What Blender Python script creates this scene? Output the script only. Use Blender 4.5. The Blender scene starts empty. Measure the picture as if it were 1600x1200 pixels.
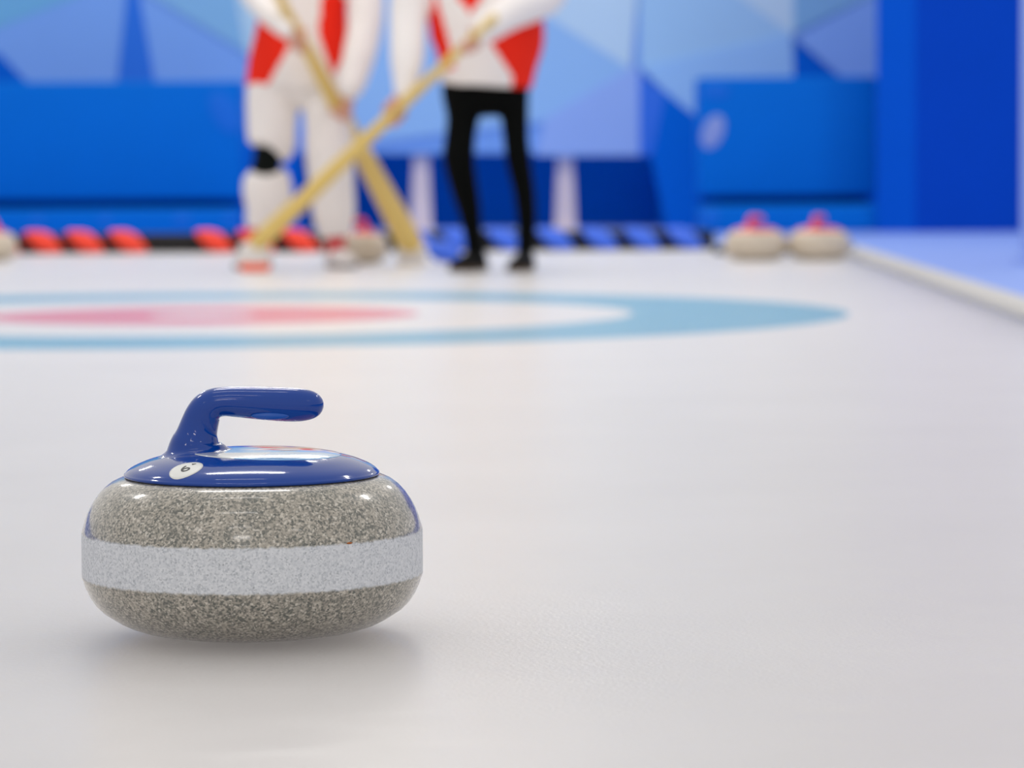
import bpy, bmesh, math, random
from mathutils import Vector, Matrix, noise
random.seed(7)
S = bpy.context.scene
COL = S.collection
PI = math.pi
R = math.radians

# ------------------------------------------------------------------ camera
F = 5038.0                     # focal length in pixels of the 1600 wide frame
CAM = Vector((0, 0, .386))
PITCH = math.atan((600-278)/F); ROLL = R(.35)
fw = Vector((0, math.cos(PITCH), -math.sin(PITCH)))
r0 = Vector((1, 0, 0)); u0 = Vector((0, math.sin(PITCH), math.cos(PITCH)))
rt = r0*math.cos(ROLL) - u0*math.sin(ROLL)
up = r0*math.sin(ROLL) + u0*math.cos(ROLL)
def ray(px, py): return fw + rt*((px-800)/F) - up*((py-600)/F)
def W(px, py, Y):
    d = ray(px, py); return CAM + d*(Y/d.y)
def G(px, py):
    d = ray(px, py); return CAM + d*(-CAM.z/d.z)
def sc(Y): return F/Y          # pixels per metre at distance Y
cd = bpy.data.cameras.new('camera'); cam = bpy.data.objects.new('camera', cd); COL.objects.link(cam)
M = Matrix((rt, up, -fw)).transposed().to_4x4(); M.translation = CAM
cam.matrix_world = M
cd.sensor_width = 36; cd.lens = 36*F/1600; cd.clip_start = .05; cd.clip_end = 200
cd.dof.use_dof = True; cd.dof.focus_distance = 2.70; cd.dof.aperture_fstop = 7.0
S.camera = cam

# ------------------------------------------------------------------ materials
def lin(c):
    def f(v):
        v /= 255.0
        return v/12.92 if v <= .04045 else ((v+.055)/1.055)**2.4
    return (f(c[0]), f(c[1]), f(c[2]), 1)
def newmat(name):
    m = bpy.data.materials.new(name); m.use_nodes = True
    nt = m.node_tree; b = nt.nodes['Principled BSDF']
    return m, nt, b
def sset(b, **k):
    for n, v in k.items():
        b.inputs[n.replace('_', ' ')].default_value = v
def mat(name, rgb, rough=.5, var=.06, scale=30, spec=.5, coat=0, bump=0, metal=0, linear=None):
    m, nt, b = newmat(name)
    c = linear if linear else lin(rgb)
    tc = nt.nodes.new('ShaderNodeTexCoord'); nz = nt.nodes.new('ShaderNodeTexNoise')
    nz.inputs['Scale'].default_value = scale; nz.inputs['Detail'].default_value = 4
    nt.links.new(tc.outputs['Object'], nz.inputs['Vector'])
    mx = nt.nodes.new('ShaderNodeMix'); mx.data_type = 'RGBA'
    mx.inputs[6].default_value = tuple(v*(1-var) for v in c[:3])+(1,)
    mx.inputs[7].default_value = tuple(min(1, v*(1+var)) for v in c[:3])+(1,)
    nt.links.new(nz.outputs['Fac'], mx.inputs[0]); nt.links.new(mx.outputs[2], b.inputs['Base Color'])
    sset(b, Roughness=rough, Metallic=metal)
    b.inputs['Specular IOR Level'].default_value = spec
    if coat:
        b.inputs['Coat Weight'].default_value = coat; b.inputs['Coat Roughness'].default_value = .04
    if bump:
        bp = nt.nodes.new('ShaderNodeBump'); bp.inputs['Strength'].default_value = bump; bp.inputs['Distance'].default_value = .002
        nt.links.new(nz.outputs['Fac'], bp.inputs['Height']); nt.links.new(bp.outputs['Normal'], b.inputs['Normal'])
    return m

BLUE_PLASTIC = mat('blue plastic', (2, 62, 152), .14, .03, 40, .1, .8)
RED_PLASTIC = mat('red plastic', (222, 30, 42), .25, .03, 40, .5, .5)
GAP_SHADE = mat('gap shade', (18, 20, 24), .7)  # near black, stands in for shade in the gap under the cap
STICKER_WHITE = mat('white sticker', (232, 234, 230), .35, .02)
INK = mat('black ink', (45, 48, 52), .5, .02)
DECAL_BLUE = mat('pale blue print', (120, 178, 226), .2, .03, coat=1)
DECAL_WHITE = mat('white print', (226, 230, 230), .2, .02, coat=1)
DECAL_RED = mat('red print', (205, 28, 58), .2, .03, coat=1)
DECAL_PINK = mat('pale pink print', (205, 160, 170), .2, .03, coat=1)
OVAL_BLUE = mat('oval blue', (16, 84, 176), .3, .02)

def granite():
    m, nt, b = newmat('speckled granite')
    N = nt.nodes.new; L = nt.links.new
    tc = N('ShaderNodeTexCoord')
    def noise_(scale, det=2, rough=.5):
        n = N('ShaderNodeTexNoise'); n.inputs['Scale'].default_value = scale; n.inputs['Detail'].default_value = det
        n.inputs['Roughness'].default_value = rough
        L(tc.outputs['Object'], n.inputs['Vector']); return n
    def ramp(src, stops):
        r = N('ShaderNodeValToRGB'); e = r.color_ramp.elements
        while len(e) < len(stops): e.new(.5)
        for i, (p, c) in enumerate(stops): e[i].position = p; e[i].color = c
        L(src, r.inputs[0]); return r
    def mixc(fac, a, c):
        x = N('ShaderNodeMix'); x.data_type = 'RGBA'
        if hasattr(fac, 'node'): L(fac, x.inputs[0])
        else: x.inputs[0].default_value = fac
        for s, i in ((a, 6), (c, 7)):
            if hasattr(s, 'node'): L(s, x.inputs[i])
            else: x.inputs[i].default_value = s
        return x.outputs[2]
    v = N('ShaderNodeTexVoronoi'); v.inputs['Scale'].default_value = 640; L(tc.outputs['Object'], v.inputs['Vector'])
    sep = N('ShaderNodeSeparateColor'); L(v.outputs['Color'], sep.inputs[0])
    grain = ramp(sep.outputs[0], [(0, lin((84, 88, 82))), (.2, lin((118, 118, 110))), (.45, lin((156, 151, 139))),
                                  (.75, lin((180, 173, 160))), (1, lin((208, 201, 188)))])
    big = noise_(34, 3)
    bigr = ramp(big.outputs['Fac'], [(.38, lin((124, 125, 116))), (.62, lin((176, 168, 155)))])
    base = mixc(.25, grain.outputs[0], bigr.outputs[0])
    v2 = N('ShaderNodeTexVoronoi'); v2.inputs['Scale'].default_value = 560; L(tc.outputs['Object'], v2.inputs['Vector'])
    sep2 = N('ShaderNodeSeparateColor'); L(v2.outputs['Color'], sep2.inputs[0])
    dark = ramp(sep2.outputs[0], [(.17, (1, 1, 1, 1)), (.21, (0, 0, 0, 1))])
    dk = N('ShaderNodeMath'); dk.operation = 'MULTIPLY'; dk.inputs[1].default_value = .7; L(dark.outputs[0], dk.inputs[0])
    base = mixc(dk.outputs[0], base, lin((74, 80, 76)))
    lt = ramp(sep2.outputs[1], [(.90, (0, 0, 0, 1)), (.94, (1, 1, 1, 1))])
    lk = N('ShaderNodeMath'); lk.operation = 'MULTIPLY'; lk.inputs[1].default_value = .7; L(lt.outputs[0], lk.inputs[0])
    base = mixc(lk.outputs[0], base, lin((222, 216, 204)))
    # pale ground striking band
    bandc = ramp(sep.outputs[1], [(0, lin((190, 195, 201))), (.3, lin((210, 214, 219))), (1, lin((228, 231, 235)))])
    sp = noise_(430, 2, .6)
    pit = ramp(sp.outputs['Fac'], [(.31, (1, 1, 1, 1)), (.36, (0, 0, 0, 1))])
    pk = N('ShaderNodeMath'); pk.operation = 'MULTIPLY'; pk.inputs[1].default_value = .5; L(pit.outputs[0], pk.inputs[0])
    bandc2 = mixc(pk.outputs[0], bandc.outputs[0], lin((108, 114, 120)))
    xyz = N('ShaderNodeSeparateXYZ'); L(tc.outputs['Object'], xyz.inputs[0])
    ed = noise_(160, 3)
    def math_(op, a, c):
        x = N('ShaderNodeMath'); x.operation = op
        for s, i in ((a, 0), (c, 1)):
            if hasattr(s, 'node'): L(s, x.inputs[i])
            else: x.inputs[i].default_value = s
        return x.outputs[0]
    dz = math_('ABSOLUTE', math_('SUBTRACT', xyz.outputs['Z'], .0684), 0)
    dz = math_('ADD', dz, math_('MULTIPLY', math_('SUBTRACT', ed.outputs['Fac'], .5), .0045))
    bf = N('ShaderNodeMapRange'); bf.inputs[1].default_value = .0178; bf.inputs[2].default_value = .0198
    bf.inputs[3].default_value = 1; bf.inputs[4].default_value = 0; L(dz, bf.inputs[0])
    L(mixc(bf.outputs[0], base, bandc2), b.inputs['Base Color'])
    rr = N('ShaderNodeMapRange'); rr.inputs[3].default_value = .3; rr.inputs[4].default_value = .62; L(bf.outputs[0], rr.inputs[0])
    L(rr.outputs[0], b.inputs['Roughness'])
    cw = N('ShaderNodeMapRange'); cw.inputs[3].default_value = .9; cw.inputs[4].default_value = 0; L(bf.outputs[0], cw.inputs[0])
    L(cw.outputs[0], b.inputs['Coat Weight']); b.inputs['Coat Roughness'].default_value = .1
    bp = N('ShaderNodeBump'); bp.inputs['Strength'].default_value = .25; bp.inputs['Distance'].default_value = .0006
    L(sp.outputs['Fac'], bp.inputs['Height']); L(bp.outputs['Normal'], b.inputs['Normal'])
    return m
GRANITE = granite()
GRANITE_FAR = mat('beige granite', (206, 194, 176), .4, .2, 120)

# ------------------------------------------------------------------ helpers
def tag(o, label=None, cat=None, group=None, kind=None):
    if label: o['label'] = label
    if cat: o['category'] = cat
    if group: o['group'] = group
    if kind: o['kind'] = kind
    return o
def thing(name, label, cat, loc=(0, 0, 0), group=None):
    o = bpy.data.objects.new(name, None); COL.objects.link(o); o.location = loc; o.empty_display_size = .05
    return tag(o, label, cat, group)
def obj(name, bm, mats, parent=None, smooth=True):
    me = bpy.data.meshes.new(name)
    if isinstance(bm, bmesh.types.BMesh):
        bmesh.ops.recalc_face_normals(bm, faces=bm.faces); bm.to_mesh(me); bm.free()
    else:
        me = bm
    if not isinstance(mats, (list, tuple)): mats = [mats]
    keep = [p.material_index for p in me.polygons]
    me.materials.clear()
    for m in mats: me.materials.append(m)
    me.polygons.foreach_set('material_index', keep)
    if smooth:
        me.polygons.foreach_set('use_smooth', [True]*len(me.polygons))
    o = bpy.data.objects.new(name, me); COL.objects.link(o)
    if parent: o.parent = parent
    return o
def child_at(o, root):
    # mesh was built in world coordinates: shift it into the local frame of its unrotated root
    o.data.transform(Matrix.Translation(-root.matrix_basis.translation)); o.parent = root
    return o
def bridge(bm, a, b):
    n = len(a)
    for i in range(n): bm.faces.new((a[i], a[(i+1) % n], b[(i+1) % n], b[i]))
def loft(bm, rings, cap0=True, cap1=True, mi=0):
    vs = [[bm.verts.new(p) for p in r] for r in rings]
    for k in range(len(vs)-1): bridge(bm, vs[k], vs[k+1])
    if cap0: bm.faces.new(list(reversed(vs[0])))
    if cap1: bm.faces.new(vs[-1])
    return vs
def lathe(bm, prof, n=96):
    """prof: (r,z) list; r=0 entries become poles"""
    prev = None
    for r, z in prof:
        if r < 1e-6: cur = [bm.verts.new((0, 0, z))]
        else: cur = [bm.verts.new((r*math.cos(2*PI*i/n), r*math.sin(2*PI*i/n), z)) for i in range(n)]
        if prev:
            if len(prev) == 1 and len(cur) > 1:
                for i in range(n): bm.faces.new((prev[0], cur[i], cur[(i+1) % n]))
            elif len(cur) == 1 and len(prev) > 1:
                for i in range(n): bm.faces.new((cur[0], prev[(i+1) % n], prev[i]))
            else: bridge(bm, prev, cur)
        prev = cur
def catmull(pts, k=6):
    P = [Vector(p) if not isinstance(p, Vector) else p for p in pts]; out = []
    for i in range(len(P)-1):
        a = P[i-1] if i else P[0]*2-P[1]; b, c = P[i], P[i+1]; d = P[i+2] if i+2 < len(P) else P[-1]*2-P[-2]
        for j in range(k):
            t = j/k
            out.append(.5*((2*b)+(c-a)*t+(2*a-5*b+4*c-d)*t*t+(3*b-a-3*c+d)*t**3))
    out.append(P[-1].copy()); return out
def tube(bm, pts, rad, n=14, k=5, ref=Vector((0, 1, 0)), caps=True, round_caps=True):
    """swept tube; rad entries are a number or (across, along-ref)"""
    q = []
    for r in rad:
        a, b = r if isinstance(r, tuple) else (r, r); q.append(Vector((a, b, 0)))
    P = catmull(pts, k) if len(pts) > 2 else [Vector(pts[0])+(Vector(pts[1])-Vector(pts[0]))*(j/k) for j in range(k+1)]
    Q = catmull(q, k) if len(q) > 2 else [q[0]+(q[1]-q[0])*(j/k) for j in range(k+1)]
    rings = []
    def ring(c, t, a, b):
        v = ref - t*ref.dot(t)
        if v.length < 1e-3: v = Vector((1, 0, 0)) - t*t.x
        v.normalize(); u = t.cross(v).normalized()
        return [c + u*(a*math.cos(2*PI*i/n)) + v*(b*math.sin(2*PI*i/n)) for i in range(n)]
    m = len(P)
    T = [(P[min(i+1, m-1)]-P[max(i-1, 0)]).normalized() for i in range(m)]
    if round_caps:
        for s in (.12, .45, .8):
            h = math.sqrt(1-s*s); rr = min(Q[0].x, Q[0].y)
            rings.append(ring(P[0]-T[0]*rr*h, T[0], Q[0].x*s, Q[0].y*s))
    for i in range(m): rings.append(ring(P[i], T[i], Q[i].x, Q[i].y))
    if round_caps:
        for s in (.8, .45, .12):
            h = math.sqrt(1-s*s); rr = min(Q[-1].x, Q[-1].y)
            rings.append(ring(P[-1]+T[-1]*rr*h, T[-1], Q[-1].x*s, Q[-1].y*s))
    loft(bm, rings)
def ball(bm, c, r, seg=16, mtx=None):
    r = r if isinstance(r, (tuple, list)) else (r, r, r)
    m = Matrix.Translation(c) @ (mtx.to_4x4() if mtx else Matrix()) @ Matrix.Diagonal((*r, 1))
    bmesh.ops.create_uvsphere(bm, u_segments=seg, v_segments=max(6, seg//2), radius=1, matrix=m)
def box(bm, c, s, mtx=None, bev=0, seg=2):
    m = Matrix.Translation(c) @ (mtx.to_4x4() if mtx else Matrix()) @ Matrix.Diagonal((s[0], s[1], s[2], 1))
    r = bmesh.ops.create_cube(bm, size=1, matrix=m)
    if bev:
        es = list({e for v in r['verts'] for e in v.link_edges})
        bmesh.ops.bevel(bm, geom=es, offset=bev, segments=seg, affect='EDGES', profile=.6)
def prism(bm, pts, off, mi=0):
    a = [bm.verts.new(p) for p in pts]; b = [bm.verts.new(p+off) for p in pts]
    fs = [bm.faces.new(a), bm.faces.new(list(reversed(b)))]
    for i in range(len(a)):
        j = (i+1) % len(a); fs.append(bm.faces.new((a[j], a[i], b[i], b[j])))
    for f in fs: f.material_index = mi
    return fs
def remesh(bm, voxel, smooth=4, wrinkle=0, wscale=9):
    """fuse overlapping closed shapes into one continuous surface"""
    me = bpy.data.meshes.new('tmp'); bmesh.ops.recalc_face_normals(bm, faces=bm.faces); bm.to_mesh(me); bm.free()
    o = bpy.data.objects.new('tmp', me); COL.objects.link(o)
    md = o.modifiers.new('r', 'REMESH'); md.mode = 'VOXEL'; md.voxel_size = voxel; md.adaptivity = 0
    if smooth:
        s = o.modifiers.new('s', 'SMOOTH'); s.iterations = smooth; s.factor = .5
    dg = bpy.context.evaluated_depsgraph_get()
    out = bpy.data.meshes.new_from_object(o.evaluated_get(dg))
    bpy.data.objects.remove(o); bpy.data.meshes.remove(me)
    if wrinkle:
        for v in out.vertices:
            p = v.co; w = noise.noise(Vector((p.x*wscale, p.y*wscale, p.z*wscale*.6))) + .5*noise.noise(p*wscale*2.3)
            v.co = p + v.normal*(w*wrinkle)
    return out

# ------------------------------------------------------------------ curling stone
PROF = [(0, .004), (.050, .004), (.058, .001), (.063, 0), (.072, .0004), (.085, .0016), (.0983, .0042), (.108, .0075), (.116, .0115),
        (.1283, .0195), (.1345, .0258), (.1392, .033), (.1428, .0408), (.1446, .0462), (.1453, .0486), (.1455, .0500), (.1455, .0560), (.1455, .068),
        (.1455, .080), (.1455, .0858), (.1453, .0872), (.1446, .0900), (.1422, .0980), (.1396, .1048), (.1357, .112), (.1310, .1188),
        (.1254, .1248), (.119, .1295), (.112, .1325), (.107, .1335), (.100, .134), (.05, .134), (0, .134)]
def dome(r):
    P = [(0, .1562), (.02, .1561), (.043, .1553), (.0633, .1534), (.084, .1490), (.0977, .1440), (.105, .1400), (.1085, .1365)]
    for (a, za), (b, zb) in zip(P, P[1:]):
        if r <= b: 
            # smooth through a cubic on neighbouring slopes
            i = P.index((a, za)); sl = lambda j: (P[min(j+1, len(P)-1)][1]-P[max(j-1, 0)][1])/(P[min(j+1, len(P)-1)][0]-P[max(j-1, 0)][0])
            h = b-a; t = (r-a)/h
            return (2*t**3-3*t*t+1)*za+(t**3-2*t*t+t)*h*(0 if i == 0 else sl(i))+(-2*t**3+3*t*t)*zb+(t**3-t*t)*h*sl(i+1)
    return P[-1][1]
def cap_bm():
    bm = bmesh.new()
    prof = [(0, .1338), (.104, .1338), (.1072, .1335), (.1088, .1342), (.1093, .1353), (.1085, .1366)]
    for k in range(1, 26):
        r = .1085*math.cos(k/25*PI/2) if k < 25 else 0
        prof.append((r, dome(r)))
    lathe(bm, prof, 128)
    return bm
def grip_bm(seg=40):
    """goose-neck grip flaring out of the cap; local x to the right, y away"""
    k = 1/1832.0
    def P(px, py): return ((px-396.5)*k, (985-py)*k*1.005)
    # centre line px, half thickness px, half width (depth) px
    line = [(308.5, 690, 40.5, 35), (310, 684, 36.2, 32), (312.5, 672, 31.5, 28), (316, 660, 29.5, 26), (320.5, 648, 28, 25.5), (327, 637, 26, 26),
            (338, 629, 24, 26.5), (353, 626, 23, 27), (375, 626.5, 24.2, 27.5), (400, 628.3, 25.4, 28), (425, 630, 26.3, 28),
            (450, 631.5, 26.8, 27.5), (472, 632.5, 26, 26), (489, 632.8, 23, 23), (500, 633, 18, 18), (506.5, 633, 11, 11), (509.5, 633, 4, 4)]
    C = [Vector((P(a, b)[0], 0, P(a, b)[1])) for a, b, _, _ in line]; H = [(h*k, w*k) for _, _, h, w in line]
    CC = catmull(C, 4); HH = catmull([Vector((a, b, 0)) for a, b in H], 4)
    rings = []
    # base flare following the dome
    bx, bz = C[0].x, C[0].z
    for exl, exr, ey, dz in ((70, 74, 62, -.0012), (63, 65, 54, -.0003), (57, 58, 48, .0003), (52, 53, 43.5, .0011), (48, 49, 40, .0023), (44.5, 45.5, 37.2, .0042)):
        rg = []
        for i in range(seg):
            a = 2*PI*i/seg; x = bx + (exl if math.cos(a) < 0 else exr)*k*math.cos(a); y = ey*k*math.sin(a)
            rr = min(math.hypot(x, y), .1075)
            # tilt the ring plane gradually towards the dome
            rg.append(Vector((x, y, dome(rr)+dz)))
        rings.append(rg)
    n = len(CC)
    for i in range(n):
        t = (CC[min(i+1, n-1)]-CC[max(i-1, 0)]).normalized()
        if i < 4:
            t = (t.lerp(Vector((.0, 0, 1)), 1-i/4)).normalized()
        u = Vector((0, 1, 0)).cross(t).normalized()     # in-plane
        rings.append([CC[i] + u*(HH[i].x*math.cos(2*PI*j/seg)) + Vector((0, 1, 0))*(HH[i].y*math.sin(2*PI*j/seg)) for j in range(seg)])
    bm = bmesh.new(); loft(bm, rings)
    return bm
def disc_on_dome(c, r, mats_fn, lift, nr=14, na=64):
    bm = bmesh.new()
    def P(rr, a, l):
        x = c[0]+rr*math.cos(a); y = c[1]+rr*math.sin(a); return Vector((x, y, dome(min(.108, math.hypot(x, y)))+l))
    ctr = bm.verts.new(P(0, 0, lift)); prev = None
    for i in range(1, nr+1):
        cur = [bm.verts.new(P(r*i/nr, 2*PI*j/na, lift)) for j in range(na)]
        for j in range(na):
            q = (j+1) % na
            f = bm.faces.new((ctr, cur[j], cur[q])) if prev is None else bm.faces.new((prev[j], cur[j], cur[q], prev[q]))
            f.material_index = mats_fn(f.calc_center_median())
        prev = cur
    low = [bm.verts.new(P(r*1.004, 2*PI*j/na, lift*.1)) for j in range(na)]
    for j in range(na):
        q = (j+1) % na; f = bm.faces.new((prev[j], low[j], low[q], prev[q])); f.material_index = mats_fn(f.calc_center_median())
    return bm
def glyph_mesh(txt, size, depth=.0002):
    cu = bpy.data.curves.new('t', 'FONT'); cu.body = txt; cu.size = size; cu.align_x = 'CENTER'; cu.align_y = 'CENTER'; cu.extrude = depth; cu.offset = -size*.008
    o = bpy.data.objects.new('t', cu); COL.objects.link(o)
    dg = bpy.context.evaluated_depsgraph_get()
    me = bpy.data.meshes.new_from_object(o.evaluated_get(dg)); bpy.data.objects.remove(o); bpy.data.curves.remove(cu)
    return me

body_b = bmesh.new(); lathe(body_b, PROF, 160)
GRANITE_ME = None
def stone_parts(root, hmat, gmat):
    global GRANITE_ME
    if GRANITE_ME is None:
        b = obj('granite_body', body_b, GRANITE, root); GRANITE_ME = b.data
    else:
        me = GRANITE_ME.copy(); b = obj('granite_body', me, gmat, root)
    g = bmesh.new(); lathe(g, [(.1075, .1322), (.1082, .1330), (.1082, .1346), (.1040, .1350), (.1040, .1322), (.1075, .1322)], 96)
    obj('gap_shade_ring', g, GAP_SHADE, root)  # dark ring drawn where the gap below the cap rim lies in shadow
    h = obj('handle', grip_bm(), hmat, root)
    c = obj('handle_cap', cap_bm(), hmat, root)
    return b, h, c
sp = G(396.5, 985)
stone = thing('curling_stone', 'grey speckled granite curling stone with blue handle and number six sticker, alone on the ice', 'curling stone', sp)
_, grip_o, cap_o = stone_parts(stone, BLUE_PLASTIC, GRANITE)
yaw = math.atan2(sp.x, sp.y)
stone.rotation_euler = (0, 0, -yaw + R(0))
# printed disc on top of the cap
def art(p):
    x, y = p.x, p.y
    if ((x+.018)/.034)**2 + ((y+.030)/.032)**2 < 1: return 1
    if (x-.014)**2/.024**2 + (y-.020 + .25*(x-.014))**2/.016**2 < 1: return 2
    if ((x-.052)/.020)**2 + ((y-.006)/.026)**2 < 1: return 3
    return 0
obj('printed_disc', disc_on_dome((.012, -.004), .064, art, .0004, 40, 160), [DECAL_BLUE, DECAL_WHITE, DECAL_RED, DECAL_PINK], cap_o)['label'] = 'round printed disc in pale blue, white and red on the cap'
# number sticker
scx, scy = -.0545, -.0745
st = obj('number_sticker', disc_on_dome((scx, scy), .0140, lambda p: 0, .0005, 6, 48), STICKER_WHITE, cap_o)
st['label'] = 'white round sticker with a 6'
gm = glyph_mesh('6', .0155)
def lay(me, cx, cy, rot):
    for v in me.vertices:
        x, y = v.co.x*1.2, v.co.y
        X = cx + x*math.cos(rot)-y*math.sin(rot); Y = cy + x*math.sin(rot)+y*math.cos(rot)
        v.co = (X, Y, dome(math.hypot(X, Y))+.0007+v.co.z)
lay(gm, scx-.0008, scy-.0004, R(12))
o = obj('digit', gm, INK, st, False); 
dot = bmesh.new(); box(dot, (scx+.0065, scy+.0066, dome(math.hypot(scx+.0065, scy+.0066))+.0007), (.0034, .0016, .0004), Matrix.Rotation(R(10), 3, 'Z'))
obj('digit_mark', dot, INK, st, False)
# faint oval on the near lower flank of the grip
bd = bmesh.new(); ball(bd, (.0160, -.0108, .1853), (.0165, .0042, .0036), 24, Matrix.Rotation(R(1), 3, 'Y'))
obj('grip_oval', bd, OVAL_BLUE, grip_o)
# rust chip at the top edge of the band
chip = bmesh.new(); a = R(-90+33)
ball(chip, (.1453*math.cos(a), .1453*math.sin(a), .0878), (.0007, .0030, .0008), 10, Matrix.Rotation(a, 3, 'Z'))
obj('rust_speck', chip, mat('rust', (170, 96, 40), .8), stone)

# far stones
def far_stone(px, Y, label, rz=0, group='red handled stones by the boards'):
    p = W(px, 300, Y); p.z = 0
    r = thing('curling_stone', label, 'curling stone', p, group)
    r.rotation_euler = (0, 0, rz)
    return r
fs0 = far_stone(1180, 14.9, 'pale granite curling stone with red handle, left one of the pair by the kerb', R(52))
fparts = stone_parts(fs0, RED_PLASTIC, GRANITE_FAR)
def copy_stone(px, Y, label, rz, group='red handled stones by the boards'):
    r = far_stone(px, Y, label, rz, group)
    for ch in list(fs0.children):
        c = ch.copy(); COL.objects.link(c); c.parent = r
    return r
copy_stone(1279.5, 14.9, 'pale granite curling stone with red handle, right one of the pair by the kerb', R(60))
copy_stone(556, 14.75, 'curling stone with red handle standing behind the right foot of the person in white trousers', R(150))
copy_stone(-22, 15.6, 'curling stone with red handle cut off by the left edge of the picture', R(160))

# ------------------------------------------------------------------ ice and floors
house = G(315, 492.5)
def ice_mat():
    m, nt, b = newmat('pebbled ice')
    N = nt.nodes.new; L = nt.links.new
    ge = N('ShaderNodeNewGeometry')
    sep = N('ShaderNodeSeparateXYZ'); L(ge.outputs['Position'], sep.inputs[0])
    def math_(op, a, c=0.0):
        x = N('ShaderNodeMath'); x.operation = op
        for s, i in ((a, 0), (c, 1)):
            if hasattr(s, 'node'): L(s, x.inputs[i])
            else: x.inputs[i].default_value = s
        return x.outputs[0]
    dx = math_('SUBTRACT', sep.outputs[0], house.x); dy = math_('SUBTRACT', sep.outputs[1], house.y)
    d = math_('SQRT', math_('ADD', math_('MULTIPLY', dx, dx), math_('MULTIPLY', dy, dy)))
    cr = N('ShaderNodeValToRGB'); cr.color_ramp.interpolation = 'CONSTANT'
    W_ = ICE_W; rd = lin((212, 128, 140)); bl = lin((118, 165, 190))
    e = cr.color_ramp.elements; e[0].position = 0; e[0].color = W_; e[1].position = .152/3; e[1].color = rd
    for p, c in ((.61, W_), (1.22, bl), (1.83, W_)):
        x = e.new(p/3); x.color = c
    L(math_('DIVIDE', d, 3.0), cr.inputs[0])
    n1 = N('ShaderNodeTexNoise'); n1.inputs['Scale'].default_value = 2.2; n1.inputs['Detail'].default_value = 6; L(ge.outputs['Position'], n1.inputs['Vector'])
    mr = N('ShaderNodeMapRange'); mr.inputs[1].default_value = .3; mr.inputs[2].default_value = .7; mr.inputs[3].default_value = .965; mr.inputs[4].default_value = 1.02
    L(n1.outputs['Fac'], mr.inputs[0])
    mul = N('ShaderNodeMix'); mul.data_type = 'RGBA'; mul.blend_type = 'MULTIPLY'; mul.inputs[0].default_value = 1
    L(cr.outputs[0], mul.inputs[6]); L(mr.outputs[0], mul.inputs[7]); L(mul.outputs[2], b.inputs['Base Color'])
    n2 = N('ShaderNodeTexNoise'); n2.inputs['Scale'].default_value = 210; n2.inputs['Detail'].default_value = 3; L(ge.outputs['Position'], n2.inputs['Vector'])
    n3 = N('ShaderNodeTexNoise'); n3.inputs['Scale'].default_value = 14; n3.inputs['Detail'].default_value = 2; L(ge.outputs['Position'], n3.inputs['Vector'])
    h = math_('ADD', math_('MULTIPLY', n2.outputs['Fac'], .5), math_('MULTIPLY', n3.outputs['Fac'], 1.0))
    bp = N('ShaderNodeBump'); bp.inputs['Strength'].default_value = .22; bp.inputs['Distance'].default_value = .004
    L(h, bp.inputs['Height']); L(bp.outputs['Normal'], b.inputs['Normal'])
    b.inputs['IOR'].default_value = 1.31; b.inputs['Specular IOR Level'].default_value = .16; b.inputs['Roughness'].default_value = .3
    b.inputs['Subsurface Weight'].default_value = 1; b.inputs['Subsurface Radius'].default_value = (.85, .85, .85); b.inputs['Subsurface Scale'].default_value = 1.0
    return m
ICE_W = lin((217, 214, 213))
ICE = ice_mat()
WHITE_KERB = mat('white kerb foam', (196, 195, 194), .7, .03, 12, .2)
CARPET = mat('periwinkle blue floor', (134, 164, 238), .5, .06, 8)
# the kerb runs slightly askew to the view
kd = Vector((math.sin(R(2.15)), math.cos(R(2.15)), 0)); kp = Vector((kd.y, -kd.x, 0)); k0 = Vector((1.36, 8.5, 0))
def kerb_pt(y, off): 
    t = (y-k0.y)/kd.y; return k0 + kd*t + kp*off
ICE_END = 18.9
bm = bmesh.new()
a = kerb_pt(-6, 0); b_ = kerb_pt(ICE_END, 0)
prism(bm, [Vector((-6.5, -6, 0)), a, b_, Vector((-6.5, ICE_END, 0))], Vector((0, 0, -.5)))
tag(obj('floor_ice', bm, ICE, None, False), kind='structure', label='white pebbled ice sheet with blue and red rings').name = 'floor'
bm = bmesh.new(); 
prism(bm, [Vector((-14, -8, -.52)), Vector((14, -8, -.52)), Vector((14, 30, -.52)), Vector((-14, 30, -.52))], Vector((0, 0, -.1)))
prism(bm, [Vector((-14, ICE_END, 0)), kerb_pt(ICE_END, 0), kerb_pt(-6, 0), Vector((14, -6, 0)), Vector((14, 27, 0)), Vector((-14, 27, 0))], Vector((0, 0, -.12)))
tag(obj('floor_blue', bm, CARPET, None, False), kind='structure').name = 'floor.001'
bm = bmesh.new()
p = [kerb_pt(-6, .003), kerb_pt(19.2, .003), kerb_pt(19.2, .135), kerb_pt(-6, .135)]
prism(bm, p, Vector((0, 0, .024)))
es = [e for e in bm.edges if all(v.co.z > .02 for v in e.verts)]
bmesh.ops.bevel(bm, geom=es, offset=.01, segments=3, affect='EDGES')
tag(obj('trim_1', bm, WHITE_KERB, None, False), kind='structure', label='long white kerb along the right edge of the ice')

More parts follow.
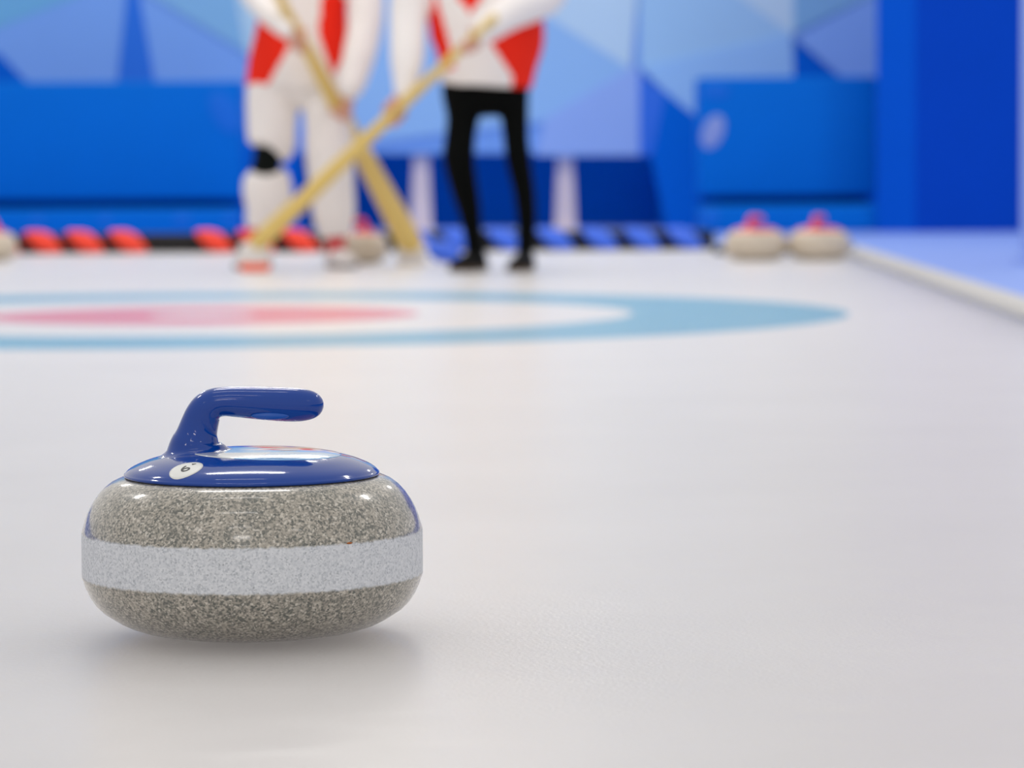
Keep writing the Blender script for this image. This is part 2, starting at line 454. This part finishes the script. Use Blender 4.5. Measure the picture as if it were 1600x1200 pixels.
# ------------------------------------------------------------------ foam bumper with slanted pads
BLACK_FOAM = mat('black foam', (26, 28, 30), .8, .15, 20)
RED_PAD = mat('red pad', (252, 70, 46), .6, .05, 20)
BLUE_PAD = mat('blue pad', (66, 116, 244), .6, .05, 20)
YB = 17.15
x0 = W(-120, 390, YB).x; x1 = W(1117, 390, YB).x
bump = thing('foam_bumper', 'long low black foam bumper with slanted red and blue pads at the far ice end', 'bumper', ((x0+x1)/2, YB, 0))
bm = bmesh.new(); box(bm, (0, .09, .051), (x1-x0, .14, .102), None, .02, 3)
obj('foam_base', bm, BLACK_FOAM, bump)
def pad_bm():
    bm = bmesh.new(); bmesh.ops.create_uvsphere(bm, u_segments=32, v_segments=20, radius=1)
    for v in bm.verts:
        def pw(t, e): return math.copysign(abs(t)**e, t)
        x, y, z = v.co
        x, y, z = pw(x, .62)*.072, pw(y, .7)*.055, pw(z, .55)*.060
        v.co = (x - z*.85, y, z)
    return bm
pad0 = {}
def pad(px, kind, dy=0):
    x = W(px, 380, YB).x - bump.location.x
    if kind not in pad0:
        o = obj('slanted_pad', pad_bm(), RED_PAD if kind == 'r' else BLUE_PAD, bump); pad0[kind] = o
    else:
        o = pad0[kind].copy(); COL.objects.link(o)
    o.location = (x, -.032, .0615); o['label'] = 'slanted red pad' if kind == 'r' else 'slanted blue pad'
for px in (-64, 4, 70, 135, 202, 336, 402, 470): pad(px, 'r')
for px in (578, 655, 720, 790, 868, 938, 1004, 1070): pad(px, 'b')
# loose blue foam block in front of the bumper
p = G(692, 410); fb = bmesh.new()
bmesh.ops.create_uvsphere(fb, u_segments=24, v_segments=16, radius=1)
for v in fb.verts:
    def pw(t, e): return math.copysign(abs(t)**e, t)
    x, y, z = v.co; x, y, z = pw(x, .5)*.075, pw(y, .6)*.06, pw(z, .5)*.05; v.co = (x-z*.8, y, z+.05)
o = obj('foam_block', fb, BLUE_PAD); o.location = p
tag(o, 'blue slanted foam block on the ice between the yellow broom and the black trousers', 'foam block')
# thin dark rubber edge behind the red stones
bm = bmesh.new(); xa = W(1117, 390, 16.2).x; xb = W(1334, 390, 16.2).x
box(bm, (0, 0, .02), (xb-xa, .16, .04), None, .008)
o = obj('rubber_strip', bm, BLACK_FOAM); o.location = ((xa+xb)/2, 16.2, 0)
tag(o, 'low dark rubber strip on the ice behind the two red handled stones at the right', 'rubber strip')

# ------------------------------------------------------------------ back wall with faceted mural
YW = 24.0
PW = lambda pts, Y: [W(a, b, Y) for a, b in pts]
FACETS = [
    ((122, 168, 236), [(-420, -420), (1410, -420), (1410, 240), (-420, 240)]),
    ((112, 176, 220), [(-420, 210), (0, 42), (120, -5), (196, -40), (196, -420), (-420, -420)]),
    ((6, 98, 208), [(-420, -60), (0, 85), (42, 128), (42, 240), (-420, 240)]),
    ((48, 116, 220), [(203, -420), (210, -420), (212, -40), (242, 130), (242, 200), (183, 200), (183, 130), (201, -40)]),
    ((130, 182, 224), [(215, -420), (360, -420), (365, -20), (385, 40), (385, 82), (255, 4), (215, -20)]),
    ((176, 210, 232), [(360, -420), (520, -420), (480, 150), (385, 84), (366, -20)]),
    ((148, 192, 238), [(520, -420), (850, -420), (985, 105), (850, 190), (560, 225), (470, 150)]),
    ((186, 216, 238), [(838, -420), (995, -420), (995, 0), (986, 108), (845, 20)]),
    ((160, 202, 238), [(995, -420), (1130, -420), (1130, -25), (1237, 52), (1000, 106)]),
    ((190, 218, 238), [(1130, -420), (1240, -420), (1240, 56), (1128, -25)]),
    ((130, 180, 222), [(1240, -420), (1410, -420), (1410, -30), (1240, 52)]),
    ((150, 182, 240), [(850, 186), (986, 105), (1000, 110), (1000, 243), (838, 243)]),
    ((152, 198, 246), [(1000, 105), (1238, 51), (1241, 140), (1100, 200), (1046, 149)]),
    ((2, 100, 212), [(1240, 62), (1318, 124), (1318, 160), (1240, 160)]),
    ((58, 118, 226), [(999, 112), (1046, 148), (1030, 243), (999, 243)]),
    ((0, 104, 214), [(1040, 144), (1092, 186), (1200, 186), (1200, 362), (1042, 362), (1018, 243)]),
    ((136, 178, 244), [(1241, 58), (1410, -30), (1410, 130), (1318, 130), (1318, 124)]),  # facet colour lightened to offset shade from the return board
    ((0, 104, 214), [(1190, 122), (1410, 122), (1410, 362), (1190, 362)]),
    ((0, 104, 214), [(340, 205), (462, 205), (466, 362), (340, 362)]),
]
bm = bmesh.new(); mats = []
DIM = 1.0
for i, (c, pts) in enumerate(FACETS):
    mats.append(mat('mural paint', c, .7, .03, 2, .06))
    P = PW(pts, YW - .003*i)
    for q in P:
        if q.z < .02 : q.z = 0
    prism(bm, P, Vector((0, .12+.003*i, 0)), i)
o = obj('wall_back', bm, mats, None, False); tag(o, kind='structure', label='back wall painted with pale and deep blue triangles, open below')
MURAL_OBJ = o
DEEP = mat('deep blue board', (0, 100, 200), .5, .05, 3, .06)
DEEP2 = mat('dark blue board', (0, 70, 188), .5, .05, 3, .06)
# recess under the mural
bm = bmesh.new()
xl = W(466, 300, YW).x; xr = W(1044, 300, YW).x; zt = W(760, 240, YW).z
box(bm, ((xl+xr)/2, 25.75, zt/2+.2), (xr-xl+.5, .1, zt+.4))
box(bm, (xl-.05, 25.0, zt/2), (.1, 1.5, zt)); box(bm, (xr+.05, 25.0, zt/2), (.1, 1.5, zt))
tag(obj('wall_recess', bm, mat('recess blue', (0, 118, 224), .6, .05, 3, .06), None, False), kind='structure')
# white posts holding the raised wall
POST = mat('greyish white paint', (228, 212, 212), .6, .03)
pts_ = []
for i, (px, lab) in enumerate(((656, 'white tapered post under the mural, between the crossed brooms and the black trousers'),
                               (885, 'white tapered post under the mural, just right of the black trousers'))):
    base = W(px, 355, 23.7)
    h = zt - .001
    b = bmesh.new(); prof = []
    rr = [[Vector((sx*w/2, sy*w/2, z)) for sx, sy in ((-1, -1), (1, -1), (1, 1), (-1, 1))] for z, w in ((0, .18), (.02, .18), (.03, .155), (h-.06, .12), (h-.04, .13), (h, .13))]
    loft(b, rr)
    if i == 0: o = obj('post', b, POST, None, False); post0 = o
    else: b.free(); o = post0.copy(); COL.objects.link(o)
    o.location = (base.x, 24.0+.16, 0); tag(o, lab, 'post', 'white posts under the mural')
# blue benches along the wall
BENCH = mat('blue bench vinyl', (0, 108, 206), .42, .05, 3, .06)
PALE = mat('pale patch colour', (140, 158, 214), .7, .1, 20, .06)  # pale ovals and round spots on the bench fronts
PALE2 = mat('light blue patch colour', (34, 112, 212), .7, .1, 20, .06)
def bench(xa, xb, top_py, label, marks, rear_marks=()):
    Y = 22.6; a = W(xa, 300, Y).x; b = W(xb, 300, Y).x; zt = W((xa+xb)/2, top_py, Y).z
    r = thing('bench', label, 'bench', ((a+b)/2, Y, 0), 'blue benches along the back wall')
    w = b-a
    m = bmesh.new(); box(m, (0, .25, zt/2+.125), (w, .5, zt-.25), None, .02, 3); obj('back_panel', m, BENCH, r)
    m = bmesh.new(); box(m, (0, .08, .095), (w, .84, .19), None, .025, 3); obj('seat_step', m, BENCH, r)
    m = bmesh.new(); box(m, (0, .33, .219), (w-.06, .3, .062)); obj('shade_rail', m, DEEP2, r)  # darker blue set in where the shade line under the panel falls
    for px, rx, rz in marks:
        x = W(px, 345, Y-.34).x - r.location.x; m = bmesh.new(); ball(m, (x, -.342, .115), (rx, .006, rz), 16); obj('round_patch', m, PALE2, r)
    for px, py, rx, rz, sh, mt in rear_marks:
        q = W(px, py, Y); m = bmesh.new(); ball(m, (q.x-r.location.x, -.002, q.z), (rx, .006, rz), 20, Matrix.Rotation(sh, 3, 'Y')); obj('patch', m, mt, r)
    return r
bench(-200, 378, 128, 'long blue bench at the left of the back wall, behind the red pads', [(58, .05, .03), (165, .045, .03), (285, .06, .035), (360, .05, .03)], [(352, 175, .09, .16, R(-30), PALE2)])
bench(1092, 1368, 120, 'blue bench with pale patch at its left end, behind the two red handled stones', [(1110, .06, .045)], [(1114, 206, .075, .125, R(22), PALE), (1118, 142, .1, .05, 0, PALE2)])
# plain blue boards at the right end
bm = bmesh.new()
A = W(1366, 300, 22.6); B = W(1430, 300, 22.0); C = W(1640, 300, 22.0)
ztop = 3.6
def slab(bm, p, q, th):
    d = (q-p); d.z = 0; nrm = Vector((-d.y, d.x, 0)).normalized()*th
    prism(bm, [Vector((p.x, p.y, 0)), Vector((q.x, q.y, 0)), Vector((q.x, q.y, ztop)), Vector((p.x, p.y, ztop))], nrm)
slab(bm, Vector((A.x-.03, 22.2, 0)), Vector((B.x, 22.0, 0)), .08)
tag(obj('wall_return', bm, mat('blue board', (0, 86, 200), .5, .05, 3, .06), None, False), kind='structure')
bm = bmesh.new(); slab(bm, B, Vector((9, 22.0, 0)), .08)
tag(obj('wall_right', bm, DEEP2, None, False), kind='structure', label='plain deep blue board wall at the right')
# pale post at the right edge of the picture
PERI = mat('periwinkle paint', (150, 176, 238), .5, .04)
q = W(1592, 408, 14); bm = bmesh.new(); box(bm, (.11, 0, 1.3), (.22, .22, 2.6), None, .012); box(bm, (.11, 0, .012), (.28, .28, .024), None, .006)
o = obj('pillar', bm, PERI); o.location = (q.x+.055, 14.2, 0); tag(o, 'pale blue square pillar cut off by the right edge of the picture', 'pillar')
# unseen side walls of the hall, added low for blue reflections on the stone
bm = bmesh.new(); box(bm, (-9, 9, .5), (.15, 36, 1.0)); tag(obj('wall_left_unseen', bm, DEEP, None, False), kind='structure')
bm = bmesh.new(); box(bm, (9, 9, .5), (.15, 36, 1.0)); tag(obj('wall_side_unseen', bm, DEEP, None, False), kind='structure')

# ------------------------------------------------------------------ people
SKIN = mat('skin', (214, 160, 138), .5, .05, 20)
WHITE_CLOTH = mat('white cloth', (240, 235, 232), .8, .03, 30, .2)
RED_CLOTH = mat('red cloth', (244, 46, 26), .75, .05, 30, .15)
BLACK_CLOTH = mat('black cloth', (7, 9, 8), .85, .1, 30, .08)
BRACE = mat('black knee brace', (14, 19, 18), .85, .1, 40, .1)
HAIR = mat('dark hair', (30, 24, 22), .5, .2, 60)
SHOE_W = mat('white shoe', (222, 216, 214), .5, .04)
SHOE_SOLE = mat('grey sole', (92, 92, 98), .7)
SHOE_B = mat('black shoe', (10, 10, 11), .7, spec=.15)
SOLE_B = mat('brown sole', (86, 66, 48), .7)
EYE = mat('dark eye', (30, 22, 20), .2)
def inpoly(x, z, poly):
    c = False; n = len(poly)
    for i in range(n):
        (ax, az), (bx, bz) = poly[i], poly[i-1]
        if (az > z) != (bz > z) and x < (bx-ax)*(z-az)/(bz-az)+ax: c = not c
    return c
def add_hand(bm, P, axis, q, Rp, thumb_up=1):
    """hand closed round a pole: P on the pole axis, q points from the pole to the palm"""
    axis = axis.normalized(); q = (q-axis*q.dot(axis)).normalized(); s = axis.cross(q)
    ball(bm, P+q*(Rp+.014)+s*.006, (.016, .036, .044), 14, Matrix((q, s, axis)).transposed())
    for i, (o, L_) in enumerate(((-.031, .8), (-.0105, .95), (.0105, 1.0), (.031, .92))):
        pts = []
        for t in (0, .22, .45, .7, 1):
            an = t*L_*R(205)-R(15); rr = Rp+.009
            pts.append(P + axis*(o*thumb_up*-1) + (q*math.cos(an)+s*math.sin(an))*rr*1.02)
        tube(bm, pts, [.0105, .0100, .0095, .009, .0075], 10, 3)
    pts = []
    for t in (0, .35, .7, 1):
        an = -t*R(115)-R(10); rr = Rp+.011
        pts.append(P + axis*thumb_up*(.030+.018*t) + (q*math.cos(an)+s*math.sin(an))*rr)
    tube(bm, pts, [.014, .0125, .0115, .009], 10, 3)
def face_forward_head(bm, c, tilt):
    """c = centre of the head; the face looks towards -y rotated by tilt matrix"""
    def L_(x, y, z): return c + tilt @ Vector((x, y, z))
    ball(bm, L_(0, .012, .025), (.076, .094, .090), 24, tilt)
    ball(bm, L_(0, -.030, -.035), (.058, .058, .082), 20, tilt)
    ball(bm, L_(0, -.058, -.088), (.028, .026, .022), 14, tilt)      # chin
    tube(bm, [L_(0, -.086, .010), L_(0, -.098, -.012), L_(0, -.108, -.032), L_(0, -.094, -.042)], [.008, .009, .013, .010], 10, 3)
    for s in (-1, 1):
        ball(bm, L_(s*.030, -.076, .018), (.024, .014, .009), 12, tilt)   # brow
        ball(bm, L_(s*.036, -.066, -.030), (.026, .022, .020), 12, tilt)  # cheek
        ball(bm, L_(s*.076, .008, -.010), (.010, .020, .032), 12, tilt)   # ear
    ball(bm, L_(0, -.088, -.060), (.024, .010, .006), 12, tilt)
    ball(bm, L_(0, -.086, -.070), (.020, .010, .006), 12, tilt)
    return L_
def shoe(heel, toe, height, mt, sole_mt, parent, root):
    d = (toe-heel); d.z = 0; ln = d.length; d.normalize(); s = Vector((d.y, -d.x, 0))
    bm = bmesh.new(); rings = []
    for t, w, h in ((-.02, .018, .045), (.04, .034, .080), (.2, .038, height), (.34, .040, height*.9), (.5, .043, .066), (.7, .049, .050), (.86, .045, .040), (.96, .030, .030), (1.0, .012, .020)):
        c = heel+d*(t*ln); rg = []
        for i in range(18):
            an = 2*PI*i/18; z = max(0, math.sin(an))*h + .016
            rg.append(Vector((c.x, c.y, 0)) + s*(w*math.cos(an)) + Vector((0, 0, z if math.sin(an) > 0 else .016 - .003*abs(math.sin(an)))))
        rings.append(rg)
    loft(bm, rings)
    o = child_at(obj('shoe', bm, mt), root); o.parent = parent
    bm = bmesh.new(); rings = []
    for z, g in ((.001, .96), (.006, 1.0), (.018, 1.0)):
        rg = []
        for sd in (1, -1):
            seq = [(-.03, .012), (.0, .028), (.08, .036), (.25, .037), (.45, .041), (.68, .050), (.86, .046), (.97, .026), (1.015, .008)]
            for t, w in (seq if sd == 1 else reversed(seq)):
                c = heel+d*((t-.5)*g+.5)*ln; rg.append(Vector((c.x, c.y, z)) + s*(sd*w*g))
        rings.append(rg)
    loft(bm, rings)
    so = child_at(obj('sole', bm, sole_mt), root); so.parent = o
    return o
def paint(me, fn):
    for p in me.polygons: p.material_index = fn(p.center, p.normal)
def figure(cfg):
    Y = cfg['Y']
    base = W(cfg['base'], 300, Y); base.z = 0
    root = thing('person', cfg['label'], 'person', base)
    V = lambda t: W(t[0], t[1], Y+(t[2] if len(t) > 2 else 0))
    k = 1/sc(Y)
    J = {n: V(t) for n, t in cfg['joints'].items()}
    # ---- body
    bm = bmesh.new()
    tr = cfg['torso']
    tub = []
    tube(bm, [V(t[:2]+(t[4] if len(t) > 4 else 0,)) for t in tr], [(t[2]*k-.034, t[3]-.035) for t in tr], 20, 4, round_caps=False)
    for leg in cfg['legs']:
        P = [V(t[:2]+(t[3],)) for t in leg]; rr = [min(.062, max(.026, t[2]*k-.014)) for t in leg]
        rr[-1] = min(rr[-1], .030); rr[-2] = min(rr[-2], .036)
        tube(bm, P, rr, 14, 4)
        dx_, dy_, l_ = cfg['feet'][cfg['legs'].index(leg)]; dd = Vector((dx_, dy_, 0)).normalized(); hh = Vector((P[-1].x, P[-1].y, 0))-dd*.065
        tube(bm, [P[-1], hh+dd*.055+Vector((0, 0, .075)), hh+dd*.10+Vector((0, 0, .045)), hh+dd*(l_*.72)+Vector((0, 0, .032))], [.030, .028, .022, .016], 10, 3)
    neck0 = J['neck']; hc = J['head']
    tube(bm, [neck0-Vector((0, 0, .06)), neck0+Vector((0, -.005, .03)), hc-Vector((0, -.01, .05))], [.060, .052, .050], 14, 4)
    tilt = Matrix.Rotation(cfg['turn'], 3, 'Z') @ Matrix.Rotation(R(12), 3, 'X')
    HL = face_forward_head(bm, hc, tilt)
    for arm in cfg['arms']:
        P = [V(t[:2]+(t[3],)) for t in arm['pts']]
        tube(bm, P, [.038, .036, .034, .030, .026][:len(P)] if len(P) <= 5 else [.036]*(len(P)-1)+[.026], 12, 4)
        ax = arm['axis']; hp = arm['hand']
        q = (P[-1]-hp); q = q-ax*q.dot(ax); 
        if q.length < .02: q = Vector((0, 1, 0))
        q.normalize()
        tube(bm, [P[-1], P[-1].lerp(hp+q*(arm['R']+.014), .6), hp+q*(arm['R']+.014)], [.026, .024, .024], 10, 3)
        add_hand(bm, hp, ax, q, arm['R'], arm['tu'])
    body = remesh(bm, .007, 2)
    child_at(obj('body', body, SKIN), root)
    for s in (-1, 1):
        b = bmesh.new(); ball(b, HL(s*.031, -.077, .002), (.012, .010, .007), 12, tilt); child_at(obj('eye', b, EYE), root)
    # ---- hair
    b = bmesh.new(); ball(b, HL(0, .022, .040), (.086, .098, .092), 20, tilt); ball(b, HL(0, .075, -.02), (.066, .05, .09), 16, tilt)
    tube(b, [HL(0, .12, .01), HL(0, .15, -.06), HL(0, .13, -.17)], [.03, .034, .015], 10, 4)
    hm = remesh(b, .009, 2)
    child_at(obj('hair', hm, HAIR), root)
    # ---- trousers
    bm = bmesh.new()
    hp = cfg['hips']; tube(bm, [V(t[:2]) for t in hp], [(t[2]*k, t[3]) for t in hp], 22, 4)
    for leg in cfg['legs']:
        tube(bm, [V(t[:2]+(t[3],)) for t in leg], [(t[2]*k, t[2]*k*cfg.get('legdepth', .95)) for t in leg], 18, 5, round_caps=False)
    me = remesh(bm, .010, 3, cfg['wrinkle'])
    child_at(obj('trousers', me, cfg['trouser_mat']), root)
    # ---- jacket
    bm = bmesh.new()
    tube(bm, [V(t[:2]+(t[4] if len(t) > 4 else 0,)) for t in tr], [(t[2]*k, t[3]) for t in tr], 24, 5, round_caps=False)
    for arm in cfg['arms']:
        P = [V(t[:2]+(t[3],)) for t in arm['pts']]
        tube(bm, P, [t[2]*k for t in arm['pts']], 16, 5)
        ball(bm, P[0], arm['pts'][0][2]*k*1.05, 14)
    tube(bm, [neck0-Vector((0, -.005, .09)), neck0+Vector((0, .0, .045))], [.100, .070], 16, 3, round_caps=False)
    sh = [V(arm['pts'][0][:2]+(arm['pts'][0][3],)) for arm in cfg['arms']]
    tube(bm, [sh[0], (sh[0]+sh[1])/2+Vector((0, 0, .035)), sh[1]], [.078, .098, .078], 16, 5)
    me = remesh(bm, .010, 3, cfg['wrinkle']*.8)
    polys = []
    for pl in cfg['red']:
        polys.append([(V((a, b)).x, V((a, b)).z) for a, b in pl])
    arms_ax = [[V(t[:2]+(t[3],)) for t in arm['pts']] for arm in cfg['arms']]
    def near_arm(c):
        for P, arm in zip(arms_ax, cfg['arms']):
            for i in range(len(P)-1):
                d = P[i+1]-P[i]; t = max(0, min(1, (c-P[i]).dot(d)/d.dot(d)))
                if i == 0 and t < .45: continue
                r = arm['pts'][i][2]*k*(1-t)+arm['pts'][i+1][2]*k*t
                if (c-(P[i]+d*t)).length < r*1.12: return True
        return False
    def col(c, n):
        if near_arm(c): return 0
        return 1 if any(inpoly(c.x, c.z, pl) for pl in polys) else 0
    paint(me, col)
    child_at(obj('jacket', me, [WHITE_CLOTH, RED_CLOTH]), root)
    # ---- shoes
    for (dx_, dy_, l_), leg in zip(cfg['feet'], cfg['legs']):
        an = V(leg[-1][:2]+(leg[-1][3],)); d = Vector((dx_, dy_, 0)).normalized(); hh = Vector((an.x, an.y, 0))-d*.065
        if cfg.get('sock'):
            b = bmesh.new(); tube(b, [an+Vector((0, 0, .05)), Vector((an.x, an.y, .10)), hh+d*.06+Vector((0, 0, .06))], [.043, .041, .036], 16, 3)
            child_at(obj('sock', b, cfg['sock']), root)
        shoe(hh, hh+d*l_, .085, cfg['shoe'], cfg['sole'], root, root)
    return root, V, k
SOCK = mat('red sock', (214, 40, 46), .85, .05, 40, .1)
# --- brooms (placed first, so that the hands can close on them)
POLE = mat('yellow pole', (226, 196, 112), .45, .06, 14)
HEAD_W = mat('white broom head', (224, 220, 216), .5, .03)
PAD_R = mat('orange red broom pad', (250, 92, 46), .7, .05)
def broom(top, base, r_top, r_base, label, padm, head_dir):
    d = (base-top); foot = Vector((base.x, base.y, 0))
    r = thing('curling_broom', label, 'broom', foot, 'yellow curling brooms held crossed')
    bm = bmesh.new(); n = 7
    end = base - d.normalized()*.02
    tube(bm, [top+(end-top)*(i/(n-1)) for i in range(n)], [r_top+(r_base-r_top)*(i/(n-1))**1.25 for i in range(n)], 20, 3)
    child_at(obj('pole', bm, POLE), r)
    a = math.atan2(head_dir.y, head_dir.x); mt = Matrix.Rotation(a, 3, 'Z')
    bm = bmesh.new(); box(bm, foot+Vector((0, 0, .024+(base.z-.01)/2)), (.13, .085, base.z-.01), mt, .018, 3); child_at(obj('head', bm, HEAD_W), r)
    bm = bmesh.new(); box(bm, foot+Vector((0, 0, .018)), (.125, .09, .034), mt, .008, 2); child_at(obj('pad', bm, padm), r)
    return r
b1_base = G(643, 413) + Vector((0, 0, .085)); b1_top = W(420, -35, 13.55)
b2_base = G(398, 424) + Vector((0, 0, .105)); b2_top = W(772, 27, 12.95)
def along(top, base, py):
    lo, hi = 0, 1
    for _ in range(40):
        m = (lo+hi)/2; p = top+(base-top)*m; c = p-CAM; y = 600 - F*c.dot(up)/c.dot(fw)
        if y < py: lo = m
        else: hi = m
    return top+(base-top)*lo
broom(b1_top, b1_base, .018, .060, 'yellow curling broom with white head, its foot leaning to the right', HEAD_W, Vector((1, .2, 0)))
broom(b2_top, b2_base, .017, .042, 'yellow curling broom with orange red pad, leaning down to the left across the other broom', PAD_R, Vector((1, .1, 0)))
b1ax = (b1_base-b1_top).normalized(); b2ax = (b2_base-b2_top).normalized()
hA1 = along(b1_top, b1_base, 62); hA2 = along(b1_top, b1_base, 172)
hB1 = along(b2_top, b2_base, 178); hB2 = along(b2_top, b2_base, 66)
YA, YBp = 14.1, 13.4
figure(dict(
    Y=YA, base=465, label='person in red and white jacket, white trousers and black knee brace, holding a yellow broom', turn=R(8),
    joints=dict(neck=(478, -96), head=(476, -152)),
    # centre x, y, half width px, depth m
    torso=[(465, 138, 81, .14), (466, 122, 80, .138), (468, 95, 79, .14), (472, 50, 72, .14), (477, 0, 66, .135), (478, -50, 70, .14), (478, -76, 58, .11)],
    hips=[(465, 128, 70, .12), (465, 105, 74, .125), (467, 60, 66, .12)],
    legs=[[(430, 118, 38, 0), (426, 150, 40.5, -.01), (425, 200, 38.5, -.02), (424, 229, 36, -.03), (419, 240, 22, -.04), (417, 252, 18, -.04), (415, 263, 21, -.03), (416, 276, 35, -.02), (418, 305, 38.5, 0), (414, 328, 33, .01), (408, 345, 25, .02), (405, 359, 20, .02)],
          [(503, 118, 38, 0), (510, 150, 37.5, -.01), (514, 200, 38.5, -.02), (515, 240, 38, -.03), (519, 300, 35, -.01), (522, 340, 33, .01), (524, 360, 28, .02), (525, 371, 26, .02)]],
    arms=[dict(pts=[(418, -66, 30, 0), (392, -38, 25, -.08), (398, -8, 21, -.22), (420, 20, 18, -.36), (446, 47, 14, -.46)], hand=hA1, axis=b1ax, R=.022, tu=-1),
          dict(pts=[(538, -66, 30, 0), (566, -25, 29, -.06), (571, 25, 28, -.12), (563, 80, 26, -.2), (549, 135, 20, -.28)], hand=hA2, axis=b1ax, R=.030, tu=-1)],
    red=[[(395, -20), (425, 15), (456, 74), (412, 150), (404, 150), (372, 130), (372, 40)], [(512, -80), (560, -80), (556, 60), (522, 120), (500, 55)], [(380, -110), (455, -110), (440, -40), (395, -20)]],
    trouser_mat=WHITE_CLOTH, shoe=SHOE_W, sole=SHOE_SOLE, sock=SOCK, wrinkle=.006,
    feet=[(-.40, -.92, .26), (.38, -.93, .26)]))
pA = [o for o in COL.objects if o.name.startswith('person')][0]
# knee brace
bm = bmesh.new()
kv = [W(421, 232, YA-.035), W(417.5, 250, YA-.04), W(414.5, 268, YA-.03)]
tube(bm, kv, [(.066, .070), (.060, .066), (.064, .068)], 24, 5, round_caps=False)
br = child_at(obj('knee_brace', bm, BRACE), pA); br['label'] = 'black knee brace worn over the trouser leg'
figure(dict(
    Y=YBp, base=765, label='person in red and white jacket and slim black trousers, holding a yellow broom', turn=R(-10),
    joints=dict(neck=(745, -104), head=(743, -162)),
    torso=[(760, 136, 71, .14), (761, 116, 74, .145), (762, 95, 78, .148), (763, 60, 88, .15), (756, 20, 88, .15), (748, -30, 84, .145), (745, -80, 64, .11)],
    hips=[(759, 140, 66, .115), (760, 125, 69, .12), (760, 80, 66, .12)],
    legs=[[(727, 128, 36, 0), (724, 150, 33, -.01), (723, 183, 26, -.02), (719, 216, 24, -.03), (717, 250, 25, -.03), (727, 300, 21, 0), (737, 350, 16, .02), (742, 395, 14, .03), (742, 405, 14, .03)],
          [(795, 128, 34, 0), (801, 150, 26, -.01), (804, 183, 22, -.02), (806, 216, 20, -.03), (810, 250, 20, -.03), (819, 300, 17, -.01), (823, 350, 15, .01), (820, 400, 13, .02), (820, 412, 12, .02)]],
    legdepth=1.05,
    arms=[dict(pts=[(676, -70, 34, 0), (645, -20, 31, -.05), (638, 35, 29, -.09), (636, 95, 26, -.16), (633, 143, 17, -.20)], hand=hB1, axis=b2ax, R=.030, tu=-1),
          dict(pts=[(818, -70, 34, 0), (858, -32, 31, -.08), (850, -4, 29, -.16), (803, 16, 28, -.28), (758, 48, 20, -.38)], hand=hB2, axis=b2ax, R=.020, tu=-1)],
    red=[[(758, 58), (790, 40), (830, 10), (880, 20), (880, 150), (800, 150), (800, 118)], [(628, -40), (672, -40), (698, 50), (712, 108), (672, 118), (652, 40)], [(690, -76), (782, -76), (754, 0), (736, 24), (716, 0)]],
    trouser_mat=BLACK_CLOTH, shoe=SHOE_B, sole=SOLE_B, wrinkle=.003,
    feet=[(-.45, -.9, .25), (-.22, -.98, .25)]))

# ------------------------------------------------------------------ light
w = bpy.data.worlds.new('hall'); S.world = w; w.use_nodes = True
bg = w.node_tree.nodes['Background']; bg.inputs[0].default_value = (1.0, .975, .955, 1); bg.inputs[1].default_value = 1.0
def lamp(x, y, z, sx, sy, e):
    l = bpy.data.lights.new('ceiling_lamp', 'AREA'); l.shape = 'RECTANGLE'; l.size = sx; l.size_y = sy; l.energy = e; l.color = (1, .965, .925)
    o = bpy.data.objects.new('ceiling_lamp', l); COL.objects.link(o); o.location = (x, y, z)
for iy in range(10):
    y = -11.6 + iy*3.8
    for x, sx in ((-5.4, 1.2), (-.8, 2.2), (5.0, 1.2)):
        if abs(x) > 2 and (iy-2) % 3: continue
        lamp(x, y, 6.0, sx, *((.5, 100) if y > 4 else (.13, 17) if y > -6 else (.5, 90)))
EXPO = -.5
S.view_settings.view_transform = 'Standard'; S.view_settings.look = 'None'; S.view_settings.gamma = 1
S.view_settings.use_curve_mapping = False; S.view_settings.exposure = EXPO
S.cycles.use_denoising = True
S.cycles.max_bounces = 8; S.cycles.diffuse_bounces = 4; S.cycles.glossy_bounces = 4
